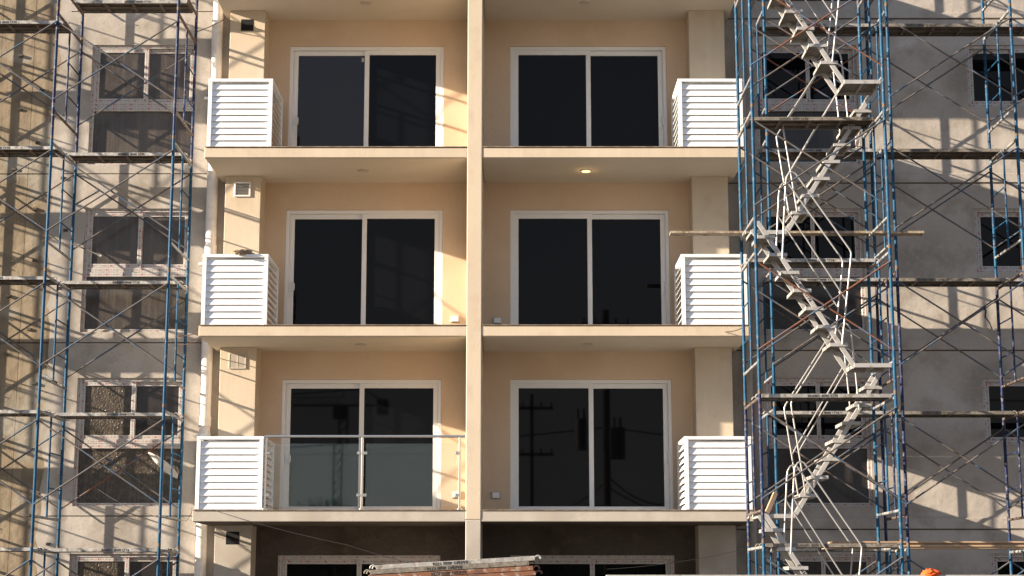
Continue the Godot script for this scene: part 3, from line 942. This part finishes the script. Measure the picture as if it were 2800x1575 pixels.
# ================= stair tower =================
func stair_flight() -> Node3D:
	# origin: centre of the tower at the level of the upper end; goes down to the right along the street side
	var o := thing("stair_flight", "", "stairs")
	o.set_meta("base", "stair_flight")
	var cx := 4.52
	var drop := 2.115
	var xa := 3.59 - cx
	var xb := 4.925 - cx
	var zf := 0.65
	var zb := 0.10
	for z in [zf, zb]:
		var a := Vector3(xa, -0.045, z)
		var b := Vector3(xb, -drop - 0.045, z)
		var d := (b - a).normalized()
		var t := Transform3D(Basis(d, Vector3(0, 0, 1).cross(d), Vector3(0, 0, 1)), (a + b) * 0.5)
		var st := start()
		obox(st, t, Vector3((b - a).length() * 0.5 + 0.02, 0.034, 0.014), 0.004)
		var s := put(o, "stringer", done(st), M.stair)
		if z == zf:
			var w := put(s, "lettering", words("BARMO 4000 1774", 0.046), M.ink)
			w.transform = Transform3D(t.basis, t.origin + d * -0.15 + Vector3(0, 0, 0.0152))
	for k in 7:
		var y := -0.235 - k * 0.2645
		var x := xa + (-y) * (xb - xa) / drop - 0.035
		var st := start()
		box(st, Vector3(x - 0.13, y - 0.006, zb - 0.03), Vector3(x + 0.13, y, zf + 0.03), 0.002)
		box(st, Vector3(x - 0.13, y - 0.05, zf + 0.024), Vector3(x + 0.13, y - 0.006, zf + 0.03), 0.001)
		box(st, Vector3(x - 0.13, y - 0.05, zb - 0.03), Vector3(x + 0.13, y - 0.006, zb - 0.024), 0.001)
		box(st, Vector3(x - 0.13, y - 0.05, zb - 0.024), Vector3(x - 0.124, y - 0.006, zf + 0.024), 0.001)
		box(st, Vector3(x + 0.124, y - 0.05, zb - 0.024), Vector3(x + 0.13, y - 0.006, zf + 0.024), 0.001)
		var tr := put(o, "tread", done(st), M.stair)
		put(tr, "underside", box_mesh(Vector3(x - 0.123, y - 0.012, zb - 0.023), Vector3(x + 0.123, y - 0.0065, zf + 0.023)), M.tread_under)
	# landing at the lower end, hooked on the frame
	var ls := start()
	var ly := -drop
	box(ls, Vector3(xb - 0.01, ly - 0.006, zb - 0.03), Vector3(xb + 0.53, ly, zf + 0.03), 0.002)
	for z in [zf + 0.018, zb - 0.03]:
		box(ls, Vector3(xb - 0.01, ly - 0.062, z), Vector3(xb + 0.53, ly - 0.006, z + 0.012), 0.002)
	for x in [xb - 0.01, xb + 0.27, xb + 0.52]:
		box(ls, Vector3(x, ly - 0.058, zb - 0.018), Vector3(x + 0.012, ly - 0.006, zf + 0.018), 0.001)
	var land := put(o, "landing", done(ls), M.stair)
	put(land, "underside", box_mesh(Vector3(xb + 0.004, ly - 0.013, zb - 0.016), Vector3(xb + 0.518, ly - 0.0065, zf + 0.016)), M.tread_under)
	for z in [zf - 0.05, zb + 0.05]:
		put(land, "hook", tube_mesh([Vector3(xb + 0.52, ly - 0.03, z), Vector3(xb + 0.56, ly - 0.005, z), Vector3(xb + 0.585, ly + 0.0, z), Vector3(xb + 0.6, ly - 0.045, z)], 0.012, 6), M.stair)
	# bent tube handrails on both sides
	var top := 7.06
	for z in [zf + 0.045, zb - 0.045]:
		var pts := []
		for e in [[3.925, 6.47], [3.965, 7.08], [4.005, 7.60], [4.02, 7.68], [4.055, 7.74], [4.10, 7.765], [4.15, 7.745], [4.19, 7.69], [4.55, 7.145], [4.905, 6.61], [4.925, 6.56], [4.922, 6.50], [4.75, 5.22]]:
			pts.append(Vector3(e[0] - cx, e[1] - top, z))
		var h := put(o, "handrail", tube_mesh(pts, 0.013, 8), M.rail)
		put(h, "middle_rail", tube_mesh([Vector3(3.985 - cx, 7.24 - top, z), Vector3(4.83 - cx, 5.86 - top, z)], 0.0115, 8), M.rail)
	return o

func make_stairs() -> void:
	var proto := stair_flight()
	var said := ["uppermost steel stair flight, descending right to the upper right landing", "second steel stair flight from the top, descending left behind the rails", "middle steel stair flight, descending right from the wooden board", "fourth steel stair flight, descending left to the lower left landing", "lowest steel stair flight, descending right at the bottom edge"]
	for k in 5:
		var at := Vector3(4.52, 11.30 - k * 2.115, 1.10)
		var turn := PI if k % 2 == 1 else 0.0
		if k == 0:
			proto.position = at
			proto.set_meta("label", said[0])
			proto.set_meta("group", "flights of the stair tower")
		else:
			copy(proto, said[k], at, "flights of the stair tower", turn)

# ================= loose things =================
func crumple(size: Vector3, seed_: int) -> ArrayMesh:
	var n := noise(seed_, 1.6, 3)
	var s := SphereMesh.new()
	s.radius = 1.0
	s.height = 2.0
	s.radial_segments = 26
	s.rings = 14
	var arr := s.get_mesh_arrays()
	var v: PackedVector3Array = arr[Mesh.ARRAY_VERTEX]
	for i in v.size():
		var p := v[i]
		v[i] = p * size * (1.0 + 0.75 * n.get_noise_3dv(p * 1.4))
	arr[Mesh.ARRAY_VERTEX] = v
	var am := ArrayMesh.new()
	am.add_surface_from_arrays(Mesh.PRIMITIVE_TRIANGLES, arr)
	var st := SurfaceTool.new()
	st.create_from(am, 0)
	st.generate_normals()
	return st.commit()

func sag(a: Vector3, b: Vector3, drop: float, n := 14) -> Array:
	var pts := []
	for i in n + 1:
		var t := float(i) / n
		pts.append(a.lerp(b, t) - Vector3(0, drop * 4.0 * t * (1.0 - t), 0))
	return pts

func single(called: String, mesh: Mesh, mat: Material, label: String, category: String, group := "") -> MeshInstance3D:
	var o := put(self, called, mesh, mat)
	tag(o, label, category, group)
	return o

func make_loose_things() -> void:
	single("wooden_board", box_mesh(Vector3(2.42, 7.112, 0.40), Vector3(6.30, 7.150, 0.60), 0.003), M.old_wood, "long weathered wooden board sticking out left and right of the stair tower", "board")
	# new boards lying on the lowest scaffold level
	var bd := [[4.74, 2.362, -0.02, "lowest"], [4.80, 2.390, 0.0, "second"], [4.86, 2.418, -0.03, "third"], [4.83, 2.446, 0.01, "topmost"]]
	for e in bd:
		single("timber_board", box_mesh(Vector3(e[0], e[1], -0.30 + e[2]), Vector3(9.6, e[1] + 0.026, 0.12 + e[2]), 0.003), M.wood, "pale new timber board, %s of the stack at the lower right" % e[3], "board", "stack of timber boards")
	# white beam along the bottom edge
	var bm := thing("steel_beam", "long white steel beam along the bottom right edge", "beam", "", Vector3(1.22, 0, 3.6))
	put(bm, "beam", box_mesh(Vector3(0, 1.80, -0.05), Vector3(7.6, 1.935, 0.05), 0.006), M.stair)
	for x in [0.4, 2.8, 5.2, 7.2]:
		put(bm, "leg", box_mesh(Vector3(x - 0.04, 0, -0.04), Vector3(x + 0.04, 1.7995, 0.04), 0.005), M.cement)
	var cl := single("orange_cloth", crumple(Vector3(0.11, 0.06, 0.09), 9), M.orange, "crumpled bright orange cloth on the white beam at the bottom edge", "cloth")
	cl.position = Vector3(5.44, 1.945, 3.60)
	var rg := single("rag", crumple(Vector3(0.15, 0.05, 0.16), 14), M.rag, "crumpled brown rag on top of the middle left louvred screen", "rag")
	rg.position = Vector3(-4.22, 6.94, -0.09)
	var off := single("wood_offcut", box_mesh(Vector3(-0.035, -0.16, -0.02), Vector3(0.035, 0.16, 0.02), 0.004), M.wood, "short orange wood offcut leaning beside the lowest left landing", "offcut")
	off.position = Vector3(3.86, 3.03, 0.55)
	off.rotation = Vector3(0.1, 0.2, -0.42)
	# stack of planks in the foreground, tilted, on trestles
	var tilt := 0.057
	var sp := Vector3(-1.72, 2.035, 5.0)
	var stack := [[0.02, 0.0, M.zinc, "uppermost grey plank of the tilted foreground stack"], [-0.05, -0.06, M.zinc_dirty, "second grey plank of the tilted foreground stack"], [0.0, -0.12, M.rusty_plank, "third, rust brown plank of the tilted foreground stack"], [0.03, -0.18, M.rusty_plank, "lowest rusty plank of the tilted foreground stack"]]
	for e in stack:
		var p := scaffold_plank(2.02, e[2], true)
		tag(p, e[3], "scaffold plank", "planks of the foreground stack")
		p.position = sp + Vector3(e[0], e[1], 0)
		p.rotation.z = tilt
	for x in [-1.35, -0.1]:
		var y: float = 2.035 - 0.25 + (x + 1.72) * tilt
		var tr := thing("trestle", "steel trestle under the %s end of the plank stack" % ("left" if x < -1 else "right"), "trestle", "trestles under the plank stack", Vector3(x, 0, 4.8))
		put(tr, "top_bar", box_mesh(Vector3(-0.03, y - 0.05, -0.45), Vector3(0.03, y, 0.45), 0.004), M.brown_steel)
		for z in [-0.4, 0.4]:
			put(tr, "leg", tube_mesh([Vector3(-0.2, 0, z), Vector3(0, y - 0.05, z), Vector3(0.2, 0, z)], 0.02, 8), M.brown_steel)
	# cables
	single("cable", tube_mesh(sag(Vector3(-6.65, 3.36, -1.3), Vector3(-4.95, 2.79, -0.1), 0.12) + [Vector3(-4.87, 2.9, -0.02), Vector3(-4.86, 2.99, 0.01)], 0.0038, 5), M.wire, "thin dark cable hanging from the left scaffold to the slab corner", "cable", "loose cables")
	single("cable", tube_mesh(sag(Vector3(-4.55, 2.95, 0.02), Vector3(-2.5, 2.42, 0.25), 0.03) + sag(Vector3(-2.4, 2.39, 0.26), Vector3(-1.2, 2.06, 0.4), 0.01), 0.0038, 5), M.wire, "thin cable slanting across the front of the lowest left slab", "cable", "loose cables")
	single("cable", tube_mesh(sag(Vector3(1.4, 2.05, 0.6), Vector3(3.5, 2.36, 0.36), 0.05), 0.0038, 5), M.wire, "thin cable rising to the stair tower foot at the bottom right", "cable", "loose cables")
	# loose brace ends hanging from the left scaffold
	for e in [[Vector3(-7.2, 8.02, -1.36), Vector3(-6.86, 8.20, -1.30), "upper"], [Vector3(-7.21, 7.35, -1.36), Vector3(-6.78, 7.16, -1.30), "lower"], [Vector3(-7.25, 5.03, -0.2), Vector3(-6.95, 4.86, 0.04), "lowest"]]:
		var lb := thing("loose_brace", "%s loose brace end hanging free at the left scaffold post" % e[2], "scaffold brace", "loose brace ends", Vector3.ZERO)
		put(lb, "bar", tube_mesh([e[0], e[1]], 0.0135, 8), M.brace)
		var d: Vector3 = (e[1] - e[0]).normalized()
		var st := start()
		obox(st, Transform3D(Basis(d, Vector3(0, 0, 1).cross(d), Vector3(0, 0, 1)), e[1] + d * 0.03), Vector3(0.035, 0.018, 0.003), 0.001)
		put(lb, "flat_end", done(st), M.zinc)
	var strip := start()
	var edge := [Vector3(7.21, 6.03, 0.31), Vector3(7.24, 5.95, 0.33), Vector3(7.23, 5.86, 0.32), Vector3(7.29, 5.76, 0.34), Vector3(7.33, 5.66, 0.33)]
	for i in 4:
		var w := Vector3(0.028 - 0.004 * i, 0.006, 0.008)
		quad(strip, edge[i], edge[i] + w, edge[i + 1] + w, edge[i + 1], Vector3.BACK)
	single("cloth_strip", done(strip), M.ink, "dark torn cloth strip hanging from a brace on the blank wall", "cloth strip")
	# wire ties between scaffold and slabs
	for e in [[Vector3(-5.325, 11.0, -1.4), Vector3(-4.75, 11.06, -0.9), "at the top left"], [Vector3(-5.325, 5.70, -0.6), Vector3(-4.82, 5.72, -0.2), "left of the middle slab"], [Vector3(-5.325, 5.62, -1.0), Vector3(-4.84, 5.66, -0.5), "under the middle slab's left corner"], [Vector3(3.54, 5.70, 0.35), Vector3(3.30, 5.68, 0.01), "at the right end of the middle slab"]]:
		single("wire_tie", tube_mesh(sag(e[0], e[1], 0.02, 6), 0.0075, 5), M.rust_wire, "rusty wire tying the scaffold %s" % e[2], "wire tie", "rusty wire ties")
	# peeled film on the third left window
	var fs := start()
	var prev := []
	for i in 9:
		var t := i / 8.0
		var a := Vector3(-5.92 + t * 0.5, 3.95 - t * 0.42 - 0.06 * sin(t * 3.0), WALL + 0.005 + 0.05 * sin(t * PI))
		var w := 0.02 + 0.16 * sin(t * PI * 0.85)
		var b := a + Vector3(0.25, 1.0, 0.6).normalized() * w
		if i > 0:
			quad(fs, prev[0], a, b, prev[1], (a - prev[0]).cross(prev[1] - prev[0]).normalized())
		prev = [a, b]
	single("peeled_film", done(fs), M.film_white, "strip of white protective film peeling off the third left window", "film")

# ================= street behind the viewer, seen only in the glass =================
func make_street() -> void:
	for e in [[3.65, 36.0, 0.14, 12.6, "near"], [0.85, 44.0, 0.08, 10.2, "far"]]:
		var p := thing("utility_pole", "wooden utility pole across the street, the %s one mirrored in the lowest right door" % e[4], "utility pole", "", Vector3(e[0], 0, e[1]))
		put(p, "pole", tube_mesh([Vector3.ZERO, Vector3(0, e[3], 0)], e[2], 12), M.pole)
		for y in [e[3] - 0.6, e[3] - 2.6]:
			put(p, "crossarm", box_mesh(Vector3(-0.95, y - 0.06, -0.06), Vector3(0.95, y + 0.06, 0.06)), M.pole)
			for x in [-0.85, -0.4, 0.4, 0.85]:
				put(p, "insulator", tube_mesh([Vector3(x, y + 0.06, 0), Vector3(x, y + 0.26, 0)], 0.045, 8), M.machine)
		if e[4] == "near":
			for s in [[-1.0, 7.7, 0.22], [0.40, 7.36, 0.30]]:
				var tr := put(p, "transformer", tube_mesh([Vector3(s[0], s[1] - 0.6, -0.25), Vector3(s[0], s[1] + 0.6, -0.25)], s[2], 16), M.machine)
				for x in [-0.12, 0.12]:
					put(tr, "bushing", tube_mesh([Vector3(s[0] + x, s[1] + 0.6, -0.25), Vector3(s[0] + x, s[1] + 1.0, -0.25)], 0.05, 8), M.machine)
	for e in [[7.0, 8.0, "upper"], [5.2, 5.0, "lower"], [9.6, 10.4, "highest"]]:
		single("power_line", tube_mesh(sag(Vector3(-30, e[0], 44.0), Vector3(3.6, e[1], 36.0), 0.5) + sag(Vector3(3.7, e[1], 36.0), Vector3(34, e[0], 40.0), 0.7), 0.028, 5), M.wire, "%s black power line strung between the poles across the street" % e[2], "power line", "power lines")
	for e in [[Vector3(3.7, 6.1, 35.9), Vector3(5.7, 5.0, 35.4), 0.25, "right"], [Vector3(3.6, 5.9, 35.9), Vector3(0.95, 5.0, 43.0), 0.35, "left"], [Vector3(3.7, 5.7, 35.9), Vector3(6.2, 4.5, 34.6), 0.15, "lower right"]]:
		single("drop_wire", tube_mesh(sag(e[0], e[1], e[2]), 0.03, 5), M.wire, "loose black wire hanging from the near pole to the %s" % e[3], "wire", "wires on the poles")
	# a tower crane further off
	var c := thing("tower_crane", "distant lattice tower crane mirrored in the lowest left door", "crane", "", Vector3(-12.4, 0, 95.0))
	var ms := start()
	for x in [-0.3, 0.3]:
		for z in [-0.3, 0.3]:
			tube(ms, [Vector3(x, 0, z), Vector3(x, 15.2, z)], 0.05, 5)
	for k in 23:
		var y := k * 0.66
		for z in [-0.3, 0.3]:
			tube(ms, [Vector3(-0.3, y, z), Vector3(0.3, y + 0.66, z)], 0.03, 4)
	put(c, "mast", done(ms), M.machine)
	var js := start()
	for z in [-0.25, 0.25]:
		tube(js, [Vector3(-9, 15.3, z), Vector3(3.4, 15.3, z)], 0.06, 5)
	tube(js, [Vector3(-9, 15.8, 0), Vector3(0, 15.9, 0), Vector3(0, 17.2, 0), Vector3(3.2, 15.5, 0)], 0.05, 5)
	for k in 16:
		tube(js, [Vector3(-9 + k * 0.55, 15.3, 0.25), Vector3(-8.72 + k * 0.55, 15.8, 0), Vector3(-8.45 + k * 0.55, 15.3, -0.25)], 0.03, 4)
	put(c, "jib", done(js), M.machine)
	put(c, "counterweight", box_mesh(Vector3(2.5, 14.6, -0.5), Vector3(3.3, 15.7, 0.5)), M.machine)
	put(c, "cab", box_mesh(Vector3(-0.7, 14.3, -0.5), Vector3(0.35, 15.2, 0.5)), M.machine)
	make_greenery()

func make_greenery() -> void:
	# trees and a low ridge beyond the street
	var hs := start()
	var hn := noise(77, 0.02, 3)
	for i in 60:
		var x0 := -300.0 + i * 10.0
		var h0 := 11.0 + 9.0 * hn.get_noise_1d(x0)
		var h1 := 11.0 + 9.0 * hn.get_noise_1d(x0 + 10.0)
		var n := Vector3(0, 0.9, -0.4).normalized()
		quad(hs, Vector3(x0, 0, 230), Vector3(x0 + 10, 0, 230), Vector3(x0 + 10, h1, 270), Vector3(x0, h0, 270), n)
		quad(hs, Vector3(x0, h0, 270), Vector3(x0 + 10, h1, 270), Vector3(x0 + 10, 0, 330), Vector3(x0, 0, 330), Vector3(0, 0.9, 0.4).normalized())
	structure("hills", done(hs), M.leaf)
	var r := RandomNumberGenerator.new()
	r.seed = 21
	var cs := start()
	for k in 1500:
		var d := Vector3(r.randfn(), r.randfn(), r.randfn()).normalized()
		var c := Vector3(0, 4.6, 0) + d * Vector3(2.3, 1.9, 2.3) * pow(r.randf(), 0.4)
		var u := Vector3(r.randfn(), r.randfn(), r.randfn()).normalized()
		var v := u.cross(d + Vector3(0.01, 0.02, 0)).normalized()
		var q := r.randf_range(0.10, 0.2)
		quad(cs, c - u * q, c - v * q * 0.5, c + u * q, c + v * q * 0.5, u.cross(v))
	var crown := done(cs)
	var proto: Node3D = null
	var said := ["leftmost", "second from the left", "third from the left", "fourth from the left", "fifth from the left", "rightmost"]
	for i in 6:
		var at := Vector3([-21.0, -14.5, -9.5, -2.0, 2.5, 9.0][i], 0, [66.0, 74.0, 60.0, 70.0, 82.0, 64.0][i])
		var l: String = "dark leafy tree across the street, %s, mirrored in the glass" % said[i]
		if i == 0:
			proto = thing("street_tree", l, "tree", "trees across the street", at)
			proto.set_meta("base", "street_tree")
			put(proto, "trunk", tube_mesh([Vector3(0, 0, 0), Vector3(0.1, 2.0, 0), Vector3(0.05, 4.4, 0.1)], 0.16, 8), M.pole)
			put(proto, "crown", crown, M.leaf)
		else:
			copy(proto, l, at, "trees across the street", i * 1.1)
